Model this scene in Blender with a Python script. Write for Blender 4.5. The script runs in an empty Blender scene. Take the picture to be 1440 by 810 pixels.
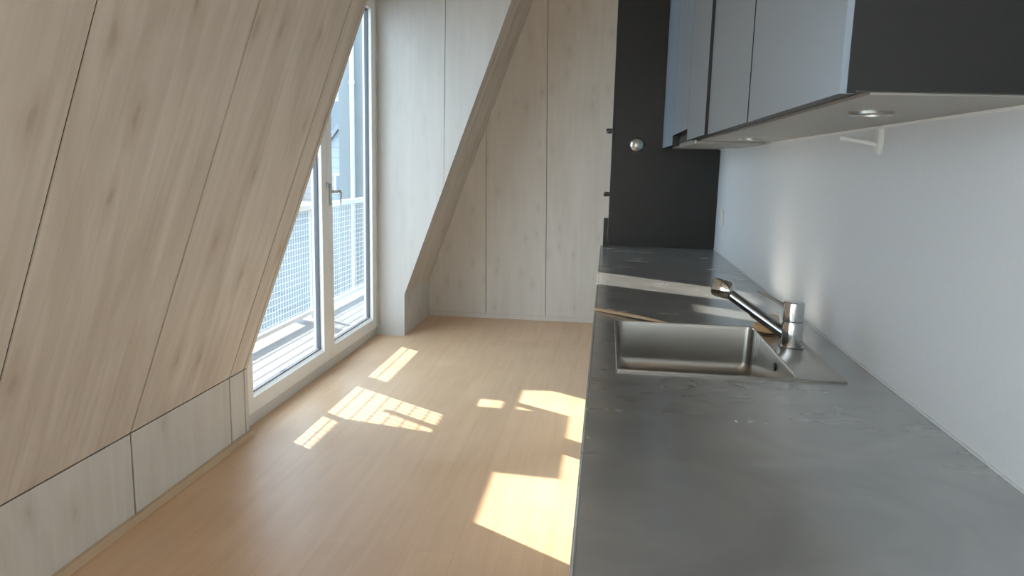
import bpy, bmesh, math, random
from mathutils import Vector, Matrix
random.seed(7)
S = bpy.context.scene
COL = S.collection
T = Matrix.Translation

# ------------------------------------------------------------------ materials
def mat(name):
    m = bpy.data.materials.new(name); m.use_nodes = True
    n = m.node_tree; b = n.nodes['Principled BSDF']
    return m, n.nodes, n.links, b

def plain(name, col, rough=.5, metal=0., spec=.5, bump=0., bscale=60.):
    m, N, L, b = mat(name)
    b.inputs['Base Color'].default_value = (*col, 1)
    b.inputs['Roughness'].default_value = rough
    b.inputs['Metallic'].default_value = metal
    b.inputs['Specular IOR Level'].default_value = spec
    tc = N.new('ShaderNodeTexCoord'); ns = N.new('ShaderNodeTexNoise')
    ns.inputs['Scale'].default_value = bscale; ns.inputs['Detail'].default_value = 3
    L.new(tc.outputs['Object'], ns.inputs['Vector'])
    mx = N.new('ShaderNodeMixRGB'); mx.blend_type = 'MULTIPLY'; mx.inputs[0].default_value = .06
    mx.inputs[1].default_value = (*col, 1); L.new(ns.outputs['Fac'], mx.inputs[2]); L.new(mx.outputs[0], b.inputs['Base Color'])
    if bump:
        bp = N.new('ShaderNodeBump'); bp.inputs['Strength'].default_value = bump; bp.inputs['Distance'].default_value = .002
        L.new(ns.outputs['Fac'], bp.inputs['Height']); L.new(bp.outputs[0], b.inputs['Normal'])
    return m

def ramp(N, stops):
    r = N.new('ShaderNodeValToRGB'); e = r.color_ramp.elements
    while len(e) < len(stops): e.new(.5)
    for i, (p, c) in enumerate(stops):
        e[i].position = p; e[i].color = (*c, 1) if len(c) == 3 else c
    return r

def wood(name, cross, along, dark, light, knot, knot_amt=.6, rough=.6, offset=0., kscale=1.):
    """whitewashed spruce: grain stretched along one axis, scattered elongated knots.
    cross / along are axis letters"""
    m, N, L, b = mat(name)
    tc = N.new('ShaderNodeTexCoord'); sp = N.new('ShaderNodeSeparateXYZ'); L.new(tc.outputs['Object'], sp.inputs[0])
    def vec(sc, sa, off):
        cb = N.new('ShaderNodeCombineXYZ')
        for idx, (ax, s) in enumerate(((cross, sc), (along, sa))):
            mu = N.new('ShaderNodeMath'); mu.operation = 'MULTIPLY'; mu.inputs[1].default_value = s
            L.new(sp.outputs[ax], mu.inputs[0]); L.new(mu.outputs[0], cb.inputs[idx])
        cb.inputs[2].default_value = off + offset
        return cb
    def noise(v, detail, rough_, dist=0.):
        n = N.new('ShaderNodeTexNoise'); n.inputs['Scale'].default_value = 1; n.inputs['Detail'].default_value = detail
        n.inputs['Roughness'].default_value = rough_; n.inputs['Distortion'].default_value = dist
        L.new(v.outputs[0], n.inputs['Vector']); return n
    g1 = noise(vec(17, .9, 0), 5, .62, 1.1)
    g2 = noise(vec(3.2, .8, 5), 4, .6, 1.2)
    ad = N.new('ShaderNodeMath'); ad.operation = 'MULTIPLY_ADD'; ad.inputs[1].default_value = .45
    L.new(g1.outputs['Fac'], ad.inputs[0])
    m2 = N.new('ShaderNodeMath'); m2.operation = 'MULTIPLY'; m2.inputs[1].default_value = .55
    L.new(g2.outputs['Fac'], m2.inputs[0]); L.new(m2.outputs[0], ad.inputs[2])
    r = ramp(N, [(.37, dark), (.63, light)]); L.new(ad.outputs[0], r.inputs[0])
    # knots
    v = N.new('ShaderNodeTexVoronoi'); v.voronoi_dimensions = '2D'; v.inputs['Scale'].default_value = 1
    kv = vec(6.0*kscale, 2.7*kscale, 2); 
    dn = noise(vec(14, 9, 9), 3, .6)
    av = N.new('ShaderNodeVectorMath'); av.operation = 'MULTIPLY_ADD'; av.inputs[1].default_value = (.30, .30, 0)
    L.new(dn.outputs['Color'], av.inputs[0]); L.new(kv.outputs[0], av.inputs[2])
    L.new(av.outputs[0], v.inputs['Vector'])
    v.inputs['Randomness'].default_value = 1
    kr = ramp(N, [(0.0, (1, 1, 1)), (.05, (.85, .85, .85)), (.10, (.4, .4, .4)), (.34, (0, 0, 0))]); L.new(v.outputs['Distance'], kr.inputs[0])
    sc = N.new('ShaderNodeSeparateColor'); L.new(v.outputs['Color'], sc.inputs[0])
    gt = N.new('ShaderNodeMath'); gt.operation = 'GREATER_THAN'; gt.inputs[1].default_value = .62; L.new(sc.outputs[0], gt.inputs[0])
    mu = N.new('ShaderNodeMath'); mu.operation = 'MULTIPLY'; L.new(gt.outputs[0], mu.inputs[0])
    L.new(kr.outputs[0], mu.inputs[1])
    mu2 = N.new('ShaderNodeMath'); mu2.operation = 'MULTIPLY'; mu2.inputs[1].default_value = knot_amt; L.new(mu.outputs[0], mu2.inputs[0])
    mx = N.new('ShaderNodeMixRGB'); mx.inputs[2].default_value = (*knot, 1)
    L.new(mu2.outputs[0], mx.inputs[0]); L.new(r.outputs[0], mx.inputs[1]); L.new(mx.outputs[0], b.inputs['Base Color'])
    b.inputs['Roughness'].default_value = rough; b.inputs['Specular IOR Level'].default_value = .3
    bp = N.new('ShaderNodeBump'); bp.inputs['Strength'].default_value = .12; bp.inputs['Distance'].default_value = .002
    L.new(ad.outputs[0], bp.inputs['Height']); L.new(bp.outputs[0], b.inputs['Normal'])
    return m

SPR_D, SPR_L, KNOT = (.66, .60, .53), (.74, .69, .62), (.30, .22, .16)
M_slope = wood('whitewashed_spruce_slope', 'Y', 'Z', (.585, .50, .405), (.755, .675, .58), (.38, .27, .18), .55)
M_knee = wood('whitewashed_spruce_low', 'Y', 'Z', (.64, .60, .535), (.74, .70, .64), KNOT, .3, offset=3)
M_back = wood('whitewashed_spruce_end', 'X', 'Z', (.65, .60, .53), (.72, .675, .61), (.40, .33, .27), .32, offset=7, kscale=1.5)
M_cheek = wood('white_spruce_side', 'X', 'Z', (.58, .565, .535), (.64, .625, .595), (.46, .42, .36), .2, offset=11, kscale=1.5)
M_ceil = wood('whitewashed_spruce_ceiling', 'X', 'Y', SPR_D, SPR_L, KNOT, .5, offset=15)
M_groove = plain('dark_groove', (.055, .036, .022), .8)
M_batten = wood('pale_oak_batten', 'X', 'Y', (.55, .40, .26), (.64, .49, .33), KNOT, .1)
M_white = plain('white_wall_paint', (.69, .705, .715), .5, bump=.03, bscale=90, spec=.35)
M_frame = plain('white_lacquered_frame', (.90, .89, .85), .35)
M_sill = plain('threshold_grey_white', (.70, .675, .62), .45)
M_gasket = plain('grey_gasket', (.10, .115, .14), .5)
M_metal = plain('satin_steel', (.55, .55, .53), .3, 1)
M_chrome = plain('chrome', (.62, .63, .64), .08, 1)
M_chrome_d = plain('dark_chrome', (.32, .33, .34), .12, 1)
M_black = plain('black_metal', (.012, .012, .012), .4)
M_lam = plain('dark_grey_laminate', (.019, .020, .020), .38, spec=.35)
M_front = plain('sky_lit_door_laminate', (.25, .31, .37), .28, spec=.9)  # carcass laminate with the blue sky reflection put into its colour
M_edge_shade = plain('edge_and_gap_shade', (.014, .014, .015), .45)  # shade on door edges and in the groove, put into a near-black colour
M_under = plain('grey_underside', (.40, .385, .35), .45)
M_plast = plain('white_plastic', (.78, .77, .74), .35)
M_tan = wood('tan_beech', 'X', 'Y', (.60, .36, .18), (.72, .47, .26), (.4, .2, .1), .1)
M_pale = plain('pale_bristle', (.85, .76, .60), .7, bump=.3, bscale=400)
M_stick = wood('pale_wood_stick', 'Y', 'X', (.62, .46, .30), (.74, .58, .40), KNOT, .05)
M_ext_white = plain('white_exterior_paint', (.50, .525, .54), .5)
M_ext_blue = plain('pale_blue_render', (.20, .235, .25), .7)
M_ext_slab = plain('light_concrete', (.20, .205, .21), .8, bump=.2, bscale=30)
M_ground = plain('ground_asphalt', (.13, .14, .14), .9)

# brushed steel worktop: patina clouds + brush streaks across the depth of the top
def steel(name, c0, c1, r0, r1, sx, sy, bump, metal=1.):
    m, N, L, b = mat(name)
    tc = N.new('ShaderNodeTexCoord'); mp = N.new('ShaderNodeMapping'); mp.inputs['Scale'].default_value = (sx, sy, 4)
    L.new(tc.outputs['Object'], mp.inputs[0])
    n1 = N.new('ShaderNodeTexNoise'); n1.inputs['Scale'].default_value = 1; n1.inputs['Detail'].default_value = 1.5; n1.inputs['Distortion'].default_value = .5
    L.new(mp.outputs[0], n1.inputs['Vector'])
    n2 = N.new('ShaderNodeTexNoise'); n2.inputs['Scale'].default_value = 3.2; n2.inputs['Detail'].default_value = 6; n2.inputs['Distortion'].default_value = 1.5
    L.new(tc.outputs['Object'], n2.inputs['Vector'])
    r = ramp(N, [(.3, c0), (.7, c1)]); L.new(n2.outputs['Fac'], r.inputs[0]); L.new(r.outputs[0], b.inputs['Base Color'])
    mr = N.new('ShaderNodeMapRange'); mr.inputs[1].default_value = .3; mr.inputs[2].default_value = .7; mr.inputs[3].default_value = r0; mr.inputs[4].default_value = r1
    mxf = N.new('ShaderNodeMath'); mxf.operation = 'MULTIPLY_ADD'; mxf.inputs[1].default_value = .5
    hf = N.new('ShaderNodeMath'); hf.operation = 'MULTIPLY'; hf.inputs[1].default_value = .5
    L.new(n2.outputs['Fac'], hf.inputs[0]); L.new(n1.outputs['Fac'], mxf.inputs[0]); L.new(hf.outputs[0], mxf.inputs[2])
    L.new(mxf.outputs[0], mr.inputs[0]); L.new(mr.outputs[0], b.inputs['Roughness'])
    b.inputs['Metallic'].default_value = metal
    bp = N.new('ShaderNodeBump'); bp.inputs['Strength'].default_value = bump; bp.inputs['Distance'].default_value = .006
    L.new(n1.outputs['Fac'], bp.inputs['Height']); L.new(bp.outputs[0], b.inputs['Normal'])
    return m
M_top = steel('raw_steel_worktop', (.40, .415, .42), (.50, .51, .505), .16, .30, 1.8, 14, .25, .62)
M_sink = steel('brushed_steel_sink', (.40, .385, .355), (.46, .45, .42), .26, .32, 3, 60, .02)

def floor_mat():
    m, N, L, b = mat('oiled_oak_floor')
    tc = N.new('ShaderNodeTexCoord'); mp = N.new('ShaderNodeMapping'); mp.inputs['Scale'].default_value = (26, 2.2, 1)
    L.new(tc.outputs['Object'], mp.inputs[0])
    n1 = N.new('ShaderNodeTexNoise'); n1.inputs['Scale'].default_value = 1; n1.inputs['Detail'].default_value = 5; n1.inputs['Distortion'].default_value = .5
    L.new(mp.outputs[0], n1.inputs['Vector'])
    n2 = N.new('ShaderNodeTexNoise'); n2.inputs['Scale'].default_value = 2.3; n2.inputs['Detail'].default_value = 2; L.new(tc.outputs['Object'], n2.inputs['Vector'])
    br = N.new('ShaderNodeTexBrick'); mp2 = N.new('ShaderNodeMapping'); mp2.inputs['Rotation'].default_value = (0, 0, math.pi/2)
    L.new(tc.outputs['Object'], mp2.inputs[0]); L.new(mp2.outputs[0], br.inputs['Vector'])
    br.inputs['Scale'].default_value = 1; br.inputs['Brick Width'].default_value = 1.6; br.inputs['Row Height'].default_value = .16
    br.inputs['Mortar Size'].default_value = .0012; br.inputs['Color1'].default_value = (.94, .94, .94, 1); br.inputs['Color2'].default_value = (1, 1, 1, 1); br.inputs['Mortar'].default_value = (.86, .84, .82, 1)
    ad = N.new('ShaderNodeMath'); ad.operation = 'MULTIPLY_ADD'; ad.inputs[1].default_value = .55
    hf = N.new('ShaderNodeMath'); hf.operation = 'MULTIPLY'; hf.inputs[1].default_value = .45
    L.new(n2.outputs['Fac'], hf.inputs[0]); L.new(n1.outputs['Fac'], ad.inputs[0]); L.new(hf.outputs[0], ad.inputs[2])
    r = ramp(N, [(.35, (.70, .465, .28)), (.65, (.78, .55, .36))]); L.new(ad.outputs[0], r.inputs[0])
    mx = N.new('ShaderNodeMixRGB'); mx.blend_type = 'MULTIPLY'; mx.inputs[0].default_value = 1
    L.new(r.outputs[0], mx.inputs[1]); L.new(br.outputs['Color'], mx.inputs[2]); L.new(mx.outputs[0], b.inputs['Base Color'])
    b.inputs['Roughness'].default_value = .42; b.inputs['Specular IOR Level'].default_value = .5
    bp = N.new('ShaderNodeBump'); bp.inputs['Strength'].default_value = .08; bp.inputs['Distance'].default_value = .002
    L.new(n1.outputs['Fac'], bp.inputs['Height']); L.new(bp.outputs[0], b.inputs['Normal'])
    return m
M_floor = floor_mat()

def glass_mat():
    m, N, L, b = mat('window_glass'); N.remove(b)
    out = N['Material Output']
    tr = N.new('ShaderNodeBsdfTransparent'); tr.inputs[0].default_value = (.965, .98, .985, 1)
    gl = N.new('ShaderNodeBsdfGlossy'); gl.inputs['Roughness'].default_value = .02
    lw = N.new('ShaderNodeLayerWeight'); lw.inputs[0].default_value = .5
    pw = N.new('ShaderNodeMath'); pw.operation = 'POWER'; pw.inputs[1].default_value = 5; L.new(lw.outputs['Facing'], pw.inputs[0])
    fr = N.new('ShaderNodeMath'); fr.operation = 'MULTIPLY_ADD'; fr.inputs[1].default_value = .45; fr.inputs[2].default_value = .02; L.new(pw.outputs[0], fr.inputs[0])
    mx = N.new('ShaderNodeMixShader'); L.new(fr.outputs[0], mx.inputs[0]); L.new(tr.outputs[0], mx.inputs[1]); L.new(gl.outputs[0], mx.inputs[2])
    L.new(mx.outputs[0], out.inputs[0]); return m
M_glass = glass_mat()

def facade_mat(name, c1, c2, row):
    m, N, L, b = mat(name)
    tc = N.new('ShaderNodeTexCoord'); sp = N.new('ShaderNodeSeparateXYZ'); L.new(tc.outputs['Object'], sp.inputs[0])
    mu = N.new('ShaderNodeMath'); mu.operation = 'MULTIPLY'; mu.inputs[1].default_value = 1/row; L.new(sp.outputs['Z'], mu.inputs[0])
    fr = N.new('ShaderNodeMath'); fr.operation = 'FRACT'; L.new(mu.outputs[0], fr.inputs[0])
    r = ramp(N, [(.0, c2), (.12, c2), (.16, c1), (1, c1)]); L.new(fr.outputs[0], r.inputs[0]); L.new(r.outputs[0], b.inputs['Base Color'])
    b.inputs['Roughness'].default_value = .8
    return m
M_fac_pink = facade_mat('pale_pink_cladding', (.34, .315, .31), (.25, .24, .24), .28)
M_fac_grey = facade_mat('blue_grey_cladding', (.25, .29, .32), (.20, .235, .26), .35)
M_fac_dark = facade_mat('mid_grey_render', (.17, .20, .22), (.14, .165, .185), .5)
M_roof = plain('slate_roof', (.18, .20, .22), .7)
M_winglass = plain('dark_window_pane', (.12, .15, .18), .15)
M_leaf = plain('grey_green_leaves', (.28, .33, .25), .7)
M_bark = plain('grey_bark', (.25, .22, .19), .9)

# ------------------------------------------------------------------ mesh helpers
def box(bm, x0, x1, y0, y1, z0, z1, bev=0., seg=2):
    vs = [bm.verts.new(c) for c in ((x0,y0,z0),(x1,y0,z0),(x1,y1,z0),(x0,y1,z0),(x0,y0,z1),(x1,y0,z1),(x1,y1,z1),(x0,y1,z1))]
    fs = [bm.faces.new([vs[i] for i in f]) for f in ((0,3,2,1),(4,5,6,7),(0,1,5,4),(1,2,6,5),(2,3,7,6),(3,0,4,7))]
    if bev:
        es = list({e for f in fs for e in f.edges})
        bmesh.ops.bevel(bm, geom=es, offset=bev, segments=seg, affect='EDGES', profile=.5)

def prism(bm, pts, vec, bev=0.):
    a = [bm.verts.new(p) for p in pts]; v = Vector(vec)
    b = [bm.verts.new(Vector(p)+v) for p in pts]; n = len(pts)
    fs = [bm.faces.new(a), bm.faces.new(b[::-1])]
    for i in range(n): fs.append(bm.faces.new((a[i], b[i], b[(i+1) % n], a[(i+1) % n])))
    bmesh.ops.recalc_face_normals(bm, faces=fs)
    if bev: bmesh.ops.bevel(bm, geom=list({e for f in fs for e in f.edges}), offset=bev, segments=2, affect='EDGES')

def tube(bm, path, radii, seg=20, cap=True, squash=None):
    P = [Vector(p) for p in path]; rings = []
    d0 = (P[1]-P[0]).normalized(); ref = Vector((0,0,1)) if abs(d0.z) < .9 else Vector((1,0,0))
    for i, p in enumerate(P):
        d = (P[min(i+1, len(P)-1)] - P[max(i-1, 0)]).normalized()
        u = d.cross(ref).normalized(); w = u.cross(d).normalized()
        r = radii[i] if hasattr(radii, '__len__') else radii
        sq = squash if squash else (1, 1)
        rings.append([bm.verts.new(p + u*math.cos(a)*r*sq[0] + w*math.sin(a)*r*sq[1]) for a in [2*math.pi*k/seg for k in range(seg)]])
    fs = []
    for A, B in zip(rings, rings[1:]):
        for k in range(seg): fs.append(bm.faces.new((A[k], A[(k+1) % seg], B[(k+1) % seg], B[k])))
    if cap: fs.append(bm.faces.new(rings[0][::-1])); fs.append(bm.faces.new(rings[-1]))
    bmesh.ops.recalc_face_normals(bm, faces=fs)

def lathe(bm, prof, c, axis=(0,0,1), seg=32):
    """prof: list of (radius, height) along axis from c, closed with caps"""
    c = Vector(c); ax = Vector(axis).normalized()
    u = ax.cross(Vector((0,1,0)) if abs(ax.y) < .9 else Vector((1,0,0))).normalized(); w = ax.cross(u)
    rings = [[bm.verts.new(c + ax*h + (u*math.cos(a)+w*math.sin(a))*max(r, 1e-5)) for a in [2*math.pi*k/seg for k in range(seg)]] for r, h in prof]
    fs = []
    for A, B in zip(rings, rings[1:]):
        for k in range(seg): fs.append(bm.faces.new((A[k], A[(k+1) % seg], B[(k+1) % seg], B[k])))
    fs.append(bm.faces.new(rings[0][::-1])); fs.append(bm.faces.new(rings[-1]))
    bmesh.ops.recalc_face_normals(bm, faces=fs)

def rrect(x0, x1, y0, y1, r, z, n=6):
    out = []
    for cx, cy, a0 in ((x1-r, y1-r, 0), (x0+r, y1-r, 90), (x0+r, y0+r, 180), (x1-r, y0+r, 270)):
        for k in range(n+1):
            a = math.radians(a0 + 90*k/n); out.append((cx+r*math.cos(a), cy+r*math.sin(a), z))
    return out

def loft(bm, rings, close_last=False):
    R = [[bm.verts.new(p) for p in r] for r in rings]; n = len(R[0])
    for A, B in zip(R, R[1:]):
        for k in range(n): bm.faces.new((A[k], A[(k+1) % n], B[(k+1) % n], B[k]))
    if close_last: bm.faces.new(R[-1])

def obj(name, bm, material, parent=None, smooth=False, label=None, kind=None, cat=None, group=None, keep_origin=False):
    if smooth:
        for f in bm.faces: f.smooth = True
        for e in bm.edges:
            if len(e.link_faces) == 2 and e.calc_face_angle() > math.radians(35): e.smooth = False
    me = bpy.data.meshes.new(name)
    off = Vector((0, 0, 0))
    if parent is None and not keep_origin:
        xs = [v.co.x for v in bm.verts]; ys = [v.co.y for v in bm.verts]; zs = [v.co.z for v in bm.verts]
        off = Vector(((min(xs)+max(xs))/2, (min(ys)+max(ys))/2, min(zs)))
        bmesh.ops.translate(bm, verts=bm.verts, vec=-off)
    bm.to_mesh(me); bm.free()
    if not isinstance(material, (list, tuple)): material = [material]
    for mm in material: me.materials.append(mm)
    o = bpy.data.objects.new(name, me); COL.objects.link(o); o.location = off
    if parent is not None:
        o.parent = parent
        w = Vector((0, 0, 0)); p = parent
        while p is not None: w += p.location; p = p.parent
        o.location = -w if parent.parent is None and parent.type == 'EMPTY' else Vector((0, 0, 0))
        if parent.type != 'EMPTY' and parent.parent is None: o.location = -parent.location
    if label: o['label'] = label
    if kind: o['kind'] = kind
    if cat: o['category'] = cat
    if group: o['group'] = group
    return o

def thing(name, loc, label, cat, group=None, kind=None):
    o = bpy.data.objects.new(name, None); COL.objects.link(o); o.location = loc; o.empty_display_size = .1
    o['label'] = label; o['category'] = cat
    if group: o['group'] = group
    if kind: o['kind'] = kind
    return o

def B(): return bmesh.new()
def bx(*a, **k):
    bm = bmesh.new(); box(bm, *a, **k); return bm
def struct(name, bm, m, label=None, parent=None): return obj(name, bm, m, parent, kind='structure' if parent is None else None, label=label, keep_origin=True)

# ------------------------------------------------------------------ room numbers (metres)
XR, ZC = .637, .90                      # right wall, worktop height
XK, HK, TS = -1.708, .350, .3643        # near low wall, its height, lean of the slope (x per z)
XK2, HK2, TS2 = -1.541, .334, .362      # far low wall
YN, YD, YE = 3.304, 5.607, 6.453        # near edge of the recess, far cheek, end wall
XW = -1.757                             # inner face of the balcony door
YB, ZT = -2.4, 2.75
YQ = .30                                # the leaning wall starts here, past an added second door recess beside the viewer                     # back of the room, ceiling
YF = 4.448                              # side of the tall cabinet
def sx(z): return XK + TS*(z-HK)
def sx2(z): return XK2 + TS2*(z-HK2)

struct('floor', bx(-2.0, XR+.1, YB-.1, YE+.1, -.12, 0), M_floor)
struct('ceiling', bx(-2.1, XR+.1, YB-.1, YE+.1, ZT, ZT+.15), M_ceil)
bm = B()
RW = (-2.3, -.95, .95, 2.35)                     # unseen window added in the right wall to light the leaning wall
box(bm, XR, XR+.15, YB-.1, RW[0], 0, ZT); box(bm, XR, XR+.15, RW[1], YE+.1, 0, ZT)
box(bm, XR, XR+.15, RW[0], RW[1], 0, RW[2]); box(bm, XR, XR+.15, RW[0], RW[1], RW[3], ZT)
struct('wall_right', bm, M_white)
w = thing('added_window', (XR+.08, (RW[0]+RW[1])/2, RW[2]), 'unseen white framed window added behind the viewer to light the leaning wall', 'window', kind='structure')
bm = B()
for a in ((RW[0], RW[0]+.07, RW[2], RW[3]), (RW[1]-.07, RW[1], RW[2], RW[3]), (RW[0]+.07, RW[1]-.07, RW[2], RW[2]+.07), (RW[0]+.07, RW[1]-.07, RW[3]-.07, RW[3])): box(bm, XR+.05, XR+.12, *a)
obj('window_frame', bm, M_frame, w); obj('pane', bx(XR+.08, XR+.09, RW[0]+.07, RW[1]-.07, RW[2]+.07, RW[3]-.07), M_glass, w)
struct('wall_rear', bx(-2.0, XR, YB-.15, YB, 0, ZT), M_white)

# ---- near sloping wall: boards with open joints over a dark backing
JO = .0052
nrm = Vector((1, 0, -TS)).normalized()   # points into the room
def slab(bm, y0, y1, z0, z1, th=.006):
    a = Vector((sx(z0), y0, z0)); b_ = Vector((sx(z1), y0, z1)); n = -nrm*th
    prism(bm, [a, b_, b_+n, a+n], (0, y1-y0, 0))
seams = [YQ, .97, 1.70, 2.43, 3.163, YN]
bm = B(); bmg = B()
for y0, y1 in zip(seams, seams[1:]):
    slab(bm, y0+JO, y1-JO, HK+.003, ZT+.02)
slab(bm, YN+JO-.001, YN+.035, HK+.003, ZT+.02, .03)
struct('wall_left', bm, M_slope, label='long whitewashed spruce wall leaning inwards, in wide boards')
bm = B()
for y0, y1 in zip(seams, seams[1:]): box(bm, XK-.006, XK, y0+JO, y1-JO, 0, HK-.003)
box(bm, XK-.03, XK, YN+JO-.001, YN+.035, 0, HK-.003)
struct('wall_left_low', bm, M_knee, label='low upright spruce boards along the foot of the leaning wall')
bm = B()
z0, z1 = HK, ZT+.02; n1, n2 = -nrm*.0055, -nrm*.16
prism(bm, [Vector((sx(z0), YQ, z0))+n1, Vector((sx(z1), YQ, z1))+n1, Vector((sx(z1), YQ, z1))+n2, Vector((sx(z0), YQ, z0))+n2], (0, YN+.030-YQ, 0))
box(bm, XK-.15, XK-.0055, YQ, YN+.030, 0, HK+.01)
struct('wall_left_backing', bm, M_groove)
bm = B(); box(bm, XK, XK+.021, YQ, YN+.047, 0, .033, .003); struct('baseboard_left', bm, M_batten)

# ---- far part: recess side wall (cheek), far slope, far low wall, end wall
def cheek(y0, y1, x_in, f, hk, seam, name, m):
    bm = B(); xk = f(hk); zs = [hk, ZT]
    pts = [(-1.85, 0), (seam-.0025, 0) if False else (xk, 0), (xk, hk), (f(ZT), ZT), (-1.85, ZT)]
    if seam is None:
        prism(bm, [(x, y0, z) for x, z in pts], (0, y1-y0, 0))
    else:
        zc = hk + (seam-xk)/TS2
        prism(bm, [(-1.85, y0, 0), (xk, y0, 0), (xk, y0, hk), (seam-.002, y0, zc-.002/TS2), (seam-.002, y0, ZT), (-1.85, y0, ZT)], (0, y1-y0, 0))
        prism(bm, [(seam+.002, y0, zc+.002/TS2), (f(ZT), y0, ZT), (seam+.002, y0, ZT)], (0, y1-y0, 0))
    return struct(name, bm, m)
cheek(YD, YD+.03, None, sx2, HK2, -1.233, 'wall_recess', M_cheek).__setitem__('label', 'bright white wooden side wall of the balcony door recess')
bm = B(); a = [(-1.85, 0), (sx2(HK2)-.004, 0), (sx2(HK2)-.004, HK2), (sx2(ZT)-.004, ZT), (-1.85, ZT)]
prism(bm, [(x, YD+.028, z) for x, z in a], (0, .04, 0)); struct('wall_recess_backing', bm, M_groove)
nr2 = Vector((1, 0, -TS2)).normalized()
bm = B()
a, b_ = Vector((sx2(HK2), YD+.004, HK2)), Vector((sx2(ZT+.02), YD+.004, ZT+.02))
prism(bm, [a, b_, b_-nr2*.15, a-nr2*.15], (0, YE-YD, 0)); struct('wall_left_far', bm, M_slope, label='short leaning spruce wall beyond the balcony door recess')
struct('wall_left_far_low', bx(XK2-.15, XK2-.0005, YD+.004, YE, 0, HK2), M_knee)
# near cheek (faces away from the photo) and head of the recess
bm = B(); prism(bm, [(-1.85, YN, 0), (XK-.032, YN, 0), (XK-.032, YN, HK), (sx(ZT)-.035, YN, ZT), (-1.85, YN, ZT)], (0, .03, 0)); struct('wall_recess_near', bm, M_cheek)
prof = [(-1.85, 0), (XK-.032, 0), (XK-.032, HK), (sx(ZT)-.035, ZT), (-1.85, ZT)]
bm = B(); prism(bm, [(x, YQ-.03, z) for x, z in prof], (0, .03, 0)); struct('wall_recess_beside_viewer', bm, M_cheek)
# end wall boards: joint lines measured at top and foot
bm = B()
zt = ZT; tops = [-1.75, -1.066, -.555, .05, XR]; bots = [-1.75, -1.026, -.489, .11, XR]
for i in range(4):
    g0 = 0 if i == 0 else .0022; g1 = 0 if i == 3 else .0022
    prism(bm, [(bots[i]+g0, YE, .0), (bots[i+1]-g1, YE, 0), (tops[i+1]-g1, YE, zt), (tops[i]+g0, YE, zt)], (0, .03, 0))
struct('wall_end', bm, M_back)
struct('wall_end_backing', bx(-2.0, XR, YE+.026, YE+.12, 0, ZT), M_groove)
struct('baseboard_end', bx(XK2, XR, YE-.012, YE, 0, .042, bev=.002), M_back)

# ------------------------------------------------------------------ balcony door
def leaf(d, y0, y1):
    bm = B(); z0, z1 = .066, dzt-.06; sw = .088; rb = .092
    xi, xo = XW, XW-.07
    # stiles and rails with a bevelled inner bead
    box(bm, xo, xi, y0, y0+sw, z0, z1, .004); box(bm, xo, xi, y1-sw, y1, z0, z1, .004)
    box(bm, xo, xi-.001, y0+sw-.004, y1-sw+.004, z0, z0+rb-.012, .002); box(bm, xo, xi-.001, y0+sw-.004, y1-sw+.004, z1-sw, z1, .002)
    # glazing bead sloping towards the glass
    prism(bm, [(xi-.002, y0+sw-.004, z0+rb-.014), (xo, y0+sw-.004, z0+rb-.014), (xo, y0+sw-.004, z0+rb+.006), (xi-.03, y0+sw-.004, z0+rb+.004)], (0, y1-y0-2*sw+.008, 0))
    o = obj('leaf_sash', bm, M_frame, d)
    g = B()
    ya, yb, za, zb = y0+sw, y1-sw, z0+rb, z1-sw
    box(g, xi-.052, xi-.026, ya-.002, ya+.009, za, zb); box(g, xi-.052, xi-.026, yb-.009, yb+.002, za, zb)
    box(g, xi-.052, xi-.026, ya, yb, za-.001, za+.008); box(g, xi-.052, xi-.026, ya, yb, zb-.009, zb)
    obj('gasket', g, M_gasket, o)
    obj('pane', bx(xi-.044, xi-.034, ya+.002, yb-.002, za+.002, zb-.002), M_glass, o)
    return o
dzt = 2.60
def door(name, label, dy0, dy1, ym):
    d = thing(name, ((XW-.04), (dy0+dy1)/2, 0), label, 'door', kind='structure')
    bm = B()
    box(bm, XW-.09, XW-.012, dy0, dy1, 0, .066)                                   # threshold
    box(bm, XW-.09, XW+.004, dy1-.035, dy1, .066, dzt); box(bm, XW-.09, XW+.004, dy0, dy0+.07, .066, dzt)
    box(bm, XW-.09, XW+.004, dy0, dy1, dzt-.06, dzt)
    obj('door_frame', bm, M_sill, d)
    return leaf(d, dy0+.066, ym-.002), leaf(d, ym+.002, dy1-.033)
dy0, dy1 = YN+.036, YD-.001
ym = 4.565
l1, l2 = door('door_1', 'white double-leaf glazed balcony door in the wall recess', dy0, dy1, ym)
door('added_door', 'unseen second white glazed balcony door, added beside the viewer for side light', YB+.001, YQ-.036, (YB+YQ)/2)  # unseen, added to bring sky light in from the left
# lever handle on the far leaf
bm = B(); box(bm, XW+.0005, XW+.010, ym+.028, ym+.060, 1.075, 1.215, .003)
tube(bm, [(XW+.008, ym+.044, 1.165), (XW+.052, ym+.044, 1.165)], .010)
obj('handle_plate', bm, M_metal, l2, smooth=True)
bm = B(); tube(bm, [(XW+.046, ym+.030, 1.166), (XW+.052, ym+.075, 1.168), (XW+.053, ym+.092, 1.160), (XW+.053, ym+.094, 1.140), (XW+.053, ym+.094, 1.058)], [.0095, .0095, .0095, .0085, .0085])
obj('lever', bm, M_metal, l2, smooth=True)
bm = B(); tube(bm, [(XW+.006, ym-.012, 1.185), (XW+.006, ym-.012, 1.225)], .006); obj('hinge', bm, M_metal, l1, smooth=True)
# wall above and around the door
bm = B(); box(bm, XW-.15, XW, dy0, YD, dzt, ZT+.02); box(bm, XW-.15, XW, YB, YQ, dzt, ZT+.02); struct('wall_door_head', bm, M_cheek)

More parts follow.
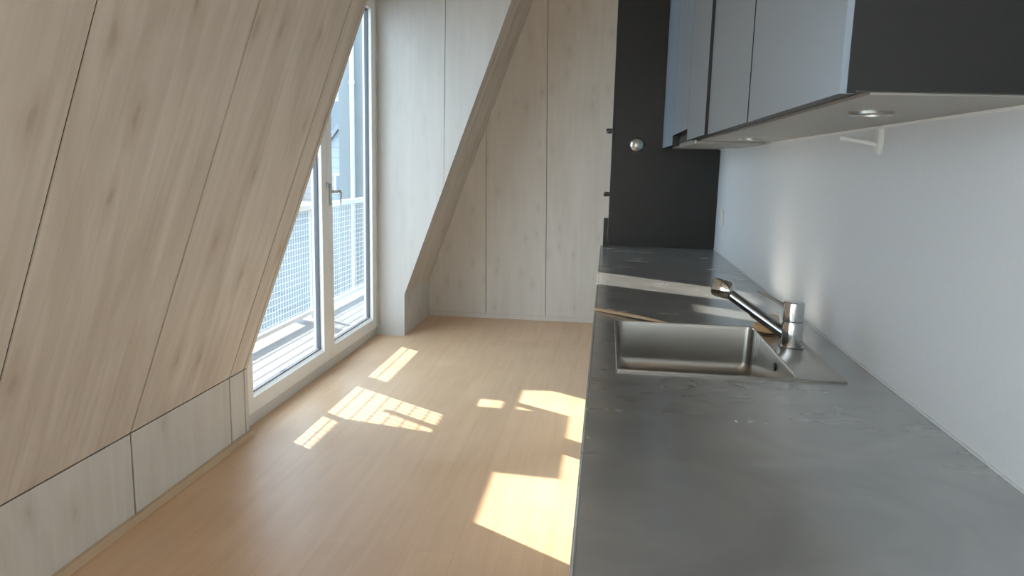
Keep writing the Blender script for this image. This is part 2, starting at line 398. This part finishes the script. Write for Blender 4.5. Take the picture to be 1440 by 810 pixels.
# ------------------------------------------------------------------ exterior
struct('balcony_floor', bx(-2.66, XW-.09, 2.2, 8.28, -.25, -.045), M_ext_slab)
struct('ground', bx(-60, 40, -30, 90, -7.2, -7.0), M_ground)
RX = -2.58
posts = [2.30, 3.42, 4.445, 6.33, 8.22]
r = thing('balcony_railing', (RX, 4.4, -.045), 'white balcony railing with wire mesh infill outside the glazed door', 'railing')
obj('top_rail', bx(RX-.03, RX+.03, 2.25, 8.27, .925, .975, bev=.006), M_ext_white, r)
obj('bottom_rail', bx(RX-.02, RX+.02, 2.27, 8.25, .0, .035, bev=.004), M_ext_white, r)
for y in posts: obj('post', bx(RX-.02, RX+.02, y-.022, y+.022, -.045, .925), M_ext_white, r)
for y0, y1 in zip(posts, posts[1:]):
    bm = B(); wv = .0021
    n = round((y1-y0-.06)/.05)
    for k in range(n+1):
        y = y0+.03+(y1-y0-.06)*k/n; box(bm, RX-wv, RX+wv, y-wv, y+wv, .035, .925)
    for k in range(18):
        z = .06+k*.05; box(bm, RX+wv, RX+3*wv, y0+.02, y1-.02, z-wv, z+wv)
    obj('mesh_panel', bm, M_ext_white, r)
# neighbouring house end close beside the balcony, with a downpipe
t = thing('building', (-2.45, 8.6, -7), 'pale blue boarded house end right beside the far end of the balcony', 'building')
obj('facade', bx(-3.05, -1.86, 8.325, 9.3, -7, 4.4), M_ext_blue, t)
for k in range(8): obj('board', bx(-3.05+k*.149, -3.05+k*.149+.143, 8.31, 8.3245, -7, 4.4), M_ext_blue, t)
t = thing('downpipe', (-2.87, 8.25, -7), 'slim white downpipe running up the pale blue house end', 'pipe')
bm = B(); tube(bm, [(-2.87, 8.25, -7), (-2.87, 8.25, 4.38)], .026); obj('pipe', bm, M_ext_white, t, smooth=True)
for z in (.55, 2.2):
    bm = B(); lathe(bm, [(.033, 0), (.033, .03)], (-2.87, 8.25, z)); box(bm, -2.878, -2.862, 8.25, 8.3095, z+.005, z+.025); obj('bracket', bm, M_ext_white, t)

def building(x0, x1, y0, y1, z0, z1, m, label, gable=0., wins=(), name='building'):
    b_ = thing(name, ((x0+x1)/2, (y0+y1)/2, z0), label, 'building')
    bm = B()
    if gable:
        xm = (x0+x1)/2
        prism(bm, [(x0, y0, z0), (x1, y0, z0), (x1, y0, z1), (xm, y0, z1+gable), (x0, y0, z1)], (0, y1-y0, 0))
        obj('facade', bm, m, b_)
        bm = B(); ov = .15
        prism(bm, [(x0-ov, y0-ov, z1-ov*.8), (xm, y0-ov, z1+gable), (x1+ov, y0-ov, z1-ov*.8), (x1+ov, y0-ov, z1-ov*.8+.16), (xm, y0-ov, z1+gable+.18), (x0-ov, y0-ov, z1-ov*.8+.16)], (0, y1-y0+2*ov, 0))
        obj('roof', bm, M_roof, b_)
    else:
        box(bm, x0, x1, y0, y1, z0, z1); obj('facade', bm, m, b_)
        bm = B(); box(bm, x0-.1, x1+.1, y0-.1, y1+.1, z1, z1+.2); obj('parapet', bm, M_roof, b_)
    for (wx, wz, ww, wh) in wins:
        f = obj('window', bx(wx, wx+ww, y0-.06, y0+.05, wz, wz+wh), M_ext_white, b_)
        obj('pane', bx(wx+.08, wx+ww-.08, y0-.075, y0+.05, wz+.08, wz+wh-.08), M_winglass, f)
    return b_
building(-16, -7.6, 34, 42, -7, 6.1, M_fac_pink, 'tall pale pink clad building farthest off behind the balcony door glass', wins=[(-13.0, 2.6, 1.1, 1.5), (-11.0, 2.6, 1.1, 1.5)])
building(-9.75, -8.55, 25, 30, -7, 1.55, M_fac_grey, 'narrow grey gabled house seen through the far door leaf', gable=.85, wins=[(-9.35, .2, .5, .7)])
building(-13.6, -9.0, 20, 23, -7, -.2, M_fac_dark, 'low dark grey block behind the balcony railing', wins=[(-12.6, -2.4, .9, 1.2), (-11.0, -2.4, .9, 1.2)])
building(-30, -17.2, 30, 36, -7, 1.6, M_fac_grey, 'wide blue-grey block behind the near door leaf', wins=[(-20+i*2.2, -1.0, 1.0, 1.5) for i in range(3)])

# added unseen screen: its edges and openings are cut to shape the sun patches
SUNM, SUNS = .65, .52                   # sideways and downward run of the sun per metre of x
XB = -3.5
def sp(q, h): return (XB, q - SUNM*XB, SUNS*(h-XB))
blocks = [
    [(3.088, -1.14), (3.118, -1.14), (3.122, -.79), (3.084, -.79)],
    [(1.9, -1.317), (2.80, -1.317), (2.80, -.445), (1.9, -.445)],
    [(2.80, -1.34), (3.03, -.81), (3.03, -.445), (2.80, -.445)],
    [(3.03, -.80), (3.48, -.80), (3.48, -.445), (3.03, -.445)],
    [(3.48, -1.27), (4.5, -1.27), (4.5, -.71), (3.48, -.71)],
    [(3.48, -.71), (3.559, -.71), (3.674, -.5), (3.48, -.5)],
    [(3.695, -.71), (4.5, -.71), (4.5, -.5), (3.81, -.5)],
    [(3.48, -.5), (4.5, -.5), (4.5, -.45), (3.48, -.45)],
    [(2.834, -.447), (3.71, -.456), (3.785, -.309), (3.81, -.146), (3.006, -.146)],
    [(3.785, -.46), (3.835, -.46), (3.85, -.146), (3.80, -.146)],
    [(4.07, -.455), (4.24, -.227), (4.24, 3.8), (4.5, 3.8), (4.5, -.455)],
    [(1.9, -.445), (2.2, -.445), (2.2, 1.6), (1.9, 1.6)],
    [(1.9, 1.3), (2.80, 1.3), (2.95, 1.73), (2.985, 2.05), (1.9, 2.05)],
    [(1.9, 2.05), (2.66, 2.05), (2.66, 2.34), (1.9, 2.34)], [(2.84, 2.05), (2.985, 2.05), (3.02, 2.34), (2.84, 2.34)],
    [(1.9, 2.34), (3.02, 2.34), (3.02, 3.8), (1.9, 3.8)],
    [(3.02, 2.34), (3.30, 2.34), (3.42, 2.0), (4.5, 2.0), (4.5, 3.8), (3.02, 3.8)],
    [(3.46, 1.2), (4.5, 1.2), (4.5, 2.1), (3.46, 2.1)],
]
bm = B()
for i, pl in enumerate(blocks): prism(bm, [sp(q, h) for q, h in pl], (-.04-.0007*i, 0, 0))
for q in (1.86, 4.46): 
    y = q - SUNM*XB; box(bm, XB-.12, XB-.01, y-.04, y+.04, -7, SUNS*(3.8-XB))
obj('sun_mask', bm, M_ext_slab, kind='structure', label='unseen tall board screen, added with openings that shape the sun patches', keep_origin=True)

# ------------------------------------------------------------------ worktop, sink, tap
CX0, CY0 = -.0232, -.75
hx0, hx1, hy0, hy1 = .0445, .545, 1.6865, 2.2360
bm = B()
for a in ((CX0, hx0, CY0, YF), (hx1, XR-.001, CY0, YF), (hx0, hx1, CY0, hy0), (hx0, hx1, hy1, YF)): box(bm, *a, .868, ZC)
bmesh.ops.remove_doubles(bm, verts=bm.verts, dist=1e-5)
box(bm, CX0, CX0+.012, CY0, YF, .858, .8675)
tube(bm, [(CX0+.0035, CY0, ZC-.0038), (CX0+.0035, YF, ZC-.0038)], .0045, seg=16)
obj('worktop', bm, M_top, label='long grey brushed steel worktop along the white wall', cat='worktop', keep_origin=True)
# base cabinets under it
n = 5; ys = [CY0 + (YF-CY0)*k/n for k in range(n+1)]
for k in range(n):
    y0, y1 = ys[k]+.001, ys[k+1]-.001
    lab = ['nearest the viewer', 'second from the viewer', 'in front of the sink unit', 'under the sink', 'beside the tall cabinet'][k]
    c = thing('base_cabinet', (.32, (y0+y1)/2, 0), 'dark grey base cabinet under the steel worktop, ' + lab, 'cabinet', 'base cabinets under the worktop')
    zt_ = .70 if k in (2, 3) else .857
    bm = B(); box(bm, .022, XR-.004, y0, y1, .10, zt_)
    if zt_ < .8:
        box(bm, .022, .034, y0, y1, zt_, .857)
    obj('body', bm, M_lam, c)
    obj('plinth', bx(.06, XR-.004, y0, y1, 0, .10), M_lam, c)
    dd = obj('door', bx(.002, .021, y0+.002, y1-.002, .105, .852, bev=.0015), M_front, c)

s = thing('sink', (.295, 1.96, .76), 'square inset steel kitchen sink in the worktop', 'sink')
ox0, ox1, oy0, oy1 = .040, .553, 1.682, 2.241
ix0, ix1, iy0, iy1 = .0475, .446, 1.6895, 2.2325
bm = B()
loft(bm, [rrect(ox0, ox1, oy0, oy1, .006, ZC+.0003), rrect(ox0, ox1, oy0, oy1, .006, ZC+.0045), rrect(ox0+.001, ox1-.001, oy0+.001, oy1-.001, .006, ZC+.0055),
          rrect(ox0+.0035, ox1-.005, oy0+.0035, oy1-.0035, .006, ZC+.0055), rrect(ox0+.0045, ox1-.008, oy0+.0045, oy1-.0045, .006, ZC+.0035),
          rrect(ix0-.0015, ix1+.006, iy0-.0015, iy1+.0015, .022, ZC+.0035), rrect(ix0-.0008, ix1+.004, iy0-.0008, iy1+.0008, .021, ZC+.0047), rrect(ix0-.0004, ix1+.0015, iy0-.0004, iy1+.0004, .0205, ZC+.0045), rrect(ix0, ix1, iy0, iy1, .020, ZC+.001)])
bmesh.ops.recalc_face_normals(bm, faces=bm.faces)
obj('rim', bm, M_sink, s, smooth=True)
bm = B()
def ri(i, z, r): return rrect(ix0+i, ix1-i, iy0+i, iy1-i, r, z)
loft(bm, [ri(0, ZC+.001, .020), ri(.001, ZC-.004, .020), ri(.004, .80, .022), ri(.006, .785, .024), ri(.012, .771, .03), ri(.02, .764, .032), ri(.032, .761, .036), ri(.12, .759, .04)], True)
bmesh.ops.recalc_face_normals(bm, faces=bm.faces)
for f in bm.faces: f.normal_flip()
obj('bowl', bm, M_sink, s, smooth=True)
bm = B(); lathe(bm, [(.045, 0), (.045, .002), (.036, .0035), (.030, .001), (.008, .001), (.006, .004)], (.25, 1.96, .7592)); obj('drain', bm, M_metal, s, smooth=True)
bm = B(); lathe(bm, [(.011, 0), (.011, .002), (.008, .003)], (ix1-.0028, 1.90, .874), (-1, 0, 0)); obj('overflow_hole', bm, M_black, s, smooth=True)

f = thing('kitchen_tap', (.503, 2.004, ZC+.0035), 'chrome single-lever mixer tap with slanting pull-out spout behind the sink bowl', 'tap')
fc = Vector((.503, 2.004, ZC+.0036)); zb = fc.z
bm = B(); lathe(bm, [(.0325, 0), (.0325, .003), (.031, .0045), (.0275, .005)], fc); obj('base_ring', bm, M_chrome_d, f, smooth=True)
bm = B(); lathe(bm, [(.0270, .005), (.0272, .02), (.0272, .062), (.0262, .066), (.0255, .070)], fc); obj('body', bm, M_chrome, f, smooth=True)
bm = B(); lathe(bm, [(.0248, .0705), (.0268, .073), (.0268, .116), (.0262, .1205), (.0235, .123), (.0, .1238)], fc); obj('cap', bm, M_chrome, f, smooth=True)
bm = B(); tube(bm, [(.484, 2.010, zb+.108), (.470, 2.021, zb+.116), (.445, 2.036, zb+.128), (.416, 2.052, zb+.139)], [.0075, .0065, .0052, .0036], squash=(1.25, .75)); obj('lever', bm, M_chrome, f, smooth=True)
A0, A1 = Vector((.490, 2.012, .935)), Vector((.334, 2.098, 1.036))
dr = (A1-A0).normalized(); L_ = (A1-A0).length
bm = B(); tube(bm, [A0-dr*.01, A0+dr*L_*.5], .0165); tube(bm, [A0+dr*L_*.505, A0+dr*(L_*.535)], .0150); obj('spout', bm, M_chrome_d, f, smooth=True)
bm = B(); tube(bm, [A0+dr*L_*.54, A1-dr*.012, A1+dr*.008], .0145); obj('hose_sleeve', bm, M_chrome_d, f, smooth=True)
hd = Vector((dr.x, dr.y, .14)).normalized(); hc = A1 - hd*.010 + Vector((0, 0, .002))
bm = B(); lathe(bm, [(.014, -.018), (.022, -.014), (.0255, -.006), (.0260, .010), (.0245, .011), (.0245, .0135), (.0262, .0145), (.0262, .030), (.0245, .036), (.020, .0385), (.0, .0388)], hc, hd); obj('spray_head', bm, M_chrome, f, smooth=True)

# round wooden dish with pale piece, behind the tap on the deck
k = thing('dish_brush', (.487, 2.190, ZC+.0036), 'small round tan wooden dish brush lying behind the chrome tap', 'brush')
kc = (.486, 2.184, ZC+.0066)
bm = B(); lathe(bm, [(.040, 0), (.046, .004), (.048, .012), (.046, .018), (.038, .021), (0, .022)], kc); obj('brush_head', bm, M_tan, k, smooth=True)
bm = B(); lathe(bm, [(.026, 0), (.030, .008), (.026, .024), (0, .027)], (kc[0]-.004, kc[1]+.002, kc[2]+.0215)); obj('tuft', bm, M_pale, k, smooth=True)
# thin wooden stick
a, b_ = Vector((-.020, 2.408, ZC)), Vector((.194, 2.222, ZC+.0066))
dv = (b_-a); u = Vector((-dv.y, dv.x, 0)).normalized()
bm = B()
loft(bm, [[a+u*.007+Vector((0,0,.0008)), a-u*.007+Vector((0,0,.0008)), a-u*.007+Vector((0,0,.0088)), a+u*.007+Vector((0,0,.0088))],
          [a+dv*.6+u*.006, a+dv*.6-u*.006, a+dv*.6-u*.006+Vector((0,0,.008)), a+dv*.6+u*.006+Vector((0,0,.008))],
          [b_+u*.002, b_-u*.002, b_-u*.002+Vector((0,0,.0035)), b_+u*.002+Vector((0,0,.0035))]], True)
bm.verts.ensure_lookup_table(); bm.faces.new([bm.verts[i] for i in (3, 2, 1, 0)])
bmesh.ops.recalc_face_normals(bm, faces=bm.faces)
obj('wooden_stick', bm, M_stick, label='thin pale wooden stick lying across the worktop behind the sink', cat='stick')
struct('trim_1', bx(XR-.0035, XR-.0002, CY0, YF, ZC+.0003, ZC+.0045), M_white, label='white sealant bead between worktop and wall')

# ------------------------------------------------------------------ tall cabinet
XF = .034
t = thing('tall_cabinet', (.33, YF+.33, 0), 'tall dark charcoal cabinet at the far end of the worktop', 'cabinet')
obj('side_panel', bx(XF, XR-.001, YF+.0005, YF+.019, 0, 2.62, bev=.001), M_lam, t)
obj('body', bx(XF+.004, XR-.001, YF+.02, YF+.62, 0, 2.62), M_lam, t)
for z0, z1, hz in ((.10, 1.09, 1.0), (1.095, 1.55, 1.195), (1.555, 2.60, 1.578)):
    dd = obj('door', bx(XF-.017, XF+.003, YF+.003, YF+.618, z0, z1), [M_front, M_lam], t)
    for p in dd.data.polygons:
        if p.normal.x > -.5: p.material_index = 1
    bm = B()
    if hz == 1.0:
        box(bm, XF-.044, XF-.018, YF+.012, YF+.036, .86, 1.062, .002)
        for z in (.90, 1.035): box(bm, XF-.034, XF-.016, YF+.023, YF+.033, z-.005, z+.005)
    else:
        box(bm, XF-.052, XF-.042, YF+.06, YF+.42, hz-.006, hz+.006, .001)
        for y in (YF+.06, YF+.41): box(bm, XF-.050, XF-.016, y, y+.014, hz-.007, hz+.007)
    obj('handle', bm, M_black, dd)
bm = B(); lathe(bm, [(.043, 0), (.043, .006), (.041, .014), (.034, .024), (.022, .031), (.010, .034), (0, .0345)], (.161, YF, 1.491), (0, -1, 0)); 
kb = obj('knob', bm, M_metal, t, smooth=True, label='round domed steel knob')

# ------------------------------------------------------------------ wall cabinets
UX, UZ, UT = .318, 1.475, 2.62
def wall_cab(y0, y1, doors, label, lift=0., endpanel=False, out=0.):
    c = thing('wall_cabinet', ((UX+XR)/2, (y0+y1)/2, UZ), label, 'cabinet', 'wall cabinets above the worktop')
    bm = B()
    box(bm, UX+.021, XR-.001, y0+.001, y1-.001, UZ+.03, UT)
    obj('body', bm, M_lam, c)
    obj('groove_shade', bx(UX+.0195, UX+.0455, y0+.001, y1-.001, UZ+.006, UZ+.0298), M_edge_shade, c)  # dark strip: shade of the groove put into its colour
    if endpanel:
        bm = B(); prism(bm, [(UX+.021, y0-.016, UZ+.004), (XR-.001, y0-.016, UZ+.001), (XR-.001, y0-.016, UT), (UX+.021, y0-.016, UT)], (0, .0165, 0)); box(bm, UX+.0095, UX+.0215, y0-.0162, y0-.0148, UZ+.0005, UT); obj('end_panel', bm, M_lam, c)
    obj('underside', bx(UX+.046, XR-.008, y0+.001, y1-.001, UZ, UZ+.0295), M_under, c)
    for i, (a, b_) in enumerate(doors):
        dd = obj('door', bx(UX-out-.0018*i, UX+.019, a+.0015, b_-.0015, UZ+lift, UT), [M_front, M_edge_shade], c)
        for p in dd.data.polygons:          # unlit look of the door edges put into their colour, except the free end
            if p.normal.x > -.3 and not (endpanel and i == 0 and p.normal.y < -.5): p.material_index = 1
    return c
wall_cab(1.140, 2.528, [(1.124, 1.826), (1.826, 2.526)], 'grey double-door wall cabinet nearest the viewer above the worktop', endpanel=True)
wall_cab(2.534, 3.088, [(2.534, 3.088)], 'narrow grey wall cabinet second from the viewer, beyond the wide dark joint', out=.011)
wall_cab(3.089, 3.765, [(3.089, 3.765)], 'grey wall cabinet with the shorter door over the cooker hood slot', lift=.045, out=.011)
wall_cab(3.766, YF-.001, [(3.766, YF-.004)], 'grey wall cabinet at the far end, against the tall dark cabinet', out=.011)
h = thing('cooker_hood', (.48, 3.43, UZ-.012), 'slim pale metal cooker hood plate under the shorter cabinet door', 'hood')
obj('hood_plate', bx(UX+.03, XR-.02, 3.10, 3.755, UZ-.010, UZ-.0005, bev=.002), M_under, h)
obj('front_lip', bx(UX+.022, UX+.0295, 3.10, 3.755, UZ-.012, UZ+.008, bev=.001), M_metal, h)
for (x, y, lab) in ((.471, 1.463, 'flat round puck light under the nearest wall cabinet'), (.50, 2.80, 'flat round puck light under the second wall cabinet')):
    p_ = thing('cabinet_light', (x, y, UZ), lab, 'light', 'puck lights under the wall cabinets')
    bm = B(); lathe(bm, [(.040, 0), (.040, .0055), (.038, .007), (.031, .007), (.030, .002), (0, .002)], (x, y, UZ+.0008), (0, 0, -1)); obj('ring', bm, M_metal, p_, smooth=True)
    bm = B(); lathe(bm, [(.0298, 0), (.0298, .0016), (0, .0018)], (x, y, UZ-.0014), (0, 0, -1)); obj('diffuser', bm, M_plast, p_, smooth=True)
struct('trim_2', bx(XR-.007, XR-.0002, 1.10, YF-.001, UZ-.006, UZ+.028), M_frame, label='pale batten where the wall cabinets meet the wall')

# ------------------------------------------------------------------ wall fittings
hk = thing('wall_hook', (XR, 1.886, 1.405), 'white oval towel hook on the wall below the cabinet', 'hook')
bm = B(); lathe(bm, [(.016, 0), (.016, .006), (.0135, .010), (0, .011)], (0, 0, 0), (-1, 0, 0))
for v in bm.verts: v.co = Vector((v.co.x + XR, v.co.y*1.25 + 1.886, v.co.z*2.2 + 1.440))
obj('back_plate', bm, M_plast, hk, smooth=True)
bm = B(); tube(bm, [(XR-.006, 1.886, 1.432), (XR-.02, 1.888, 1.435), (XR-.088, 1.905, 1.447)], [.0075, .0065, .006], seg=14); obj('peg', bm, M_plast, hk, smooth=True)
o_ = thing('wall_switch', (XR, 4.21, 1.06), 'small white switch plate on the wall near the tall cabinet', 'switch')
obj('plate', bx(XR-.009, XR-.0003, 4.165, 4.255, 1.055, 1.145, bev=.003), M_plast, o_)
obj('rocker', bx(XR-.013, XR-.009, 4.18, 4.24, 1.07, 1.13, bev=.0015), M_plast, o_)

# ------------------------------------------------------------------ camera
cam = bpy.data.cameras.new('camera'); co = bpy.data.objects.new('camera', cam); COL.objects.link(co)
R_ = ((0.9917105461, 0.1262685591, 0.0238000785), (0.0441065933, -0.1605556035, -0.9860408240), (-0.1206847181, 0.9789168244, -0.1647939612))
mt = Matrix((R_[0], [-v for v in R_[1]], [-v for v in R_[2]])).transposed().to_4x4()
co.matrix_world = T((0, 0, 1.36673)) @ mt
cam.sensor_width = 36; cam.lens = 36*1045.88/1440; cam.clip_start = .02; cam.clip_end = 300
S.camera = co

# ------------------------------------------------------------------ light
wd = bpy.data.worlds.new('sky'); S.world = wd; wd.use_nodes = True
N, L = wd.node_tree.nodes, wd.node_tree.links
bg = N['Background']; bg.inputs[0].default_value = (.70, .86, 1.0, 1); bg.inputs[1].default_value = 4.0
su = bpy.data.lights.new('sun', 'SUN'); so = bpy.data.objects.new('sun', su); COL.objects.link(so)
su.energy = 11.5; su.angle = math.radians(.28); su.color = (1, .90, .76)
so.rotation_euler = Vector((1, -SUNM, -SUNS)).to_track_quat('-Z', 'Y').to_euler()
so.location = (-6, 8, 5)

vs = S.view_settings
S.display_settings.display_device = 'sRGB'
vs.view_transform = 'Standard'; vs.look = 'None'; vs.gamma = 1; vs.exposure = .65; vs.use_curve_mapping = False
cy = S.cycles
cy.use_denoising = True; cy.max_bounces = 12; cy.diffuse_bounces = 7; cy.glossy_bounces = 6; cy.transparent_max_bounces = 16
cy.sample_clamp_indirect = 8; cy.blur_glossy = .6
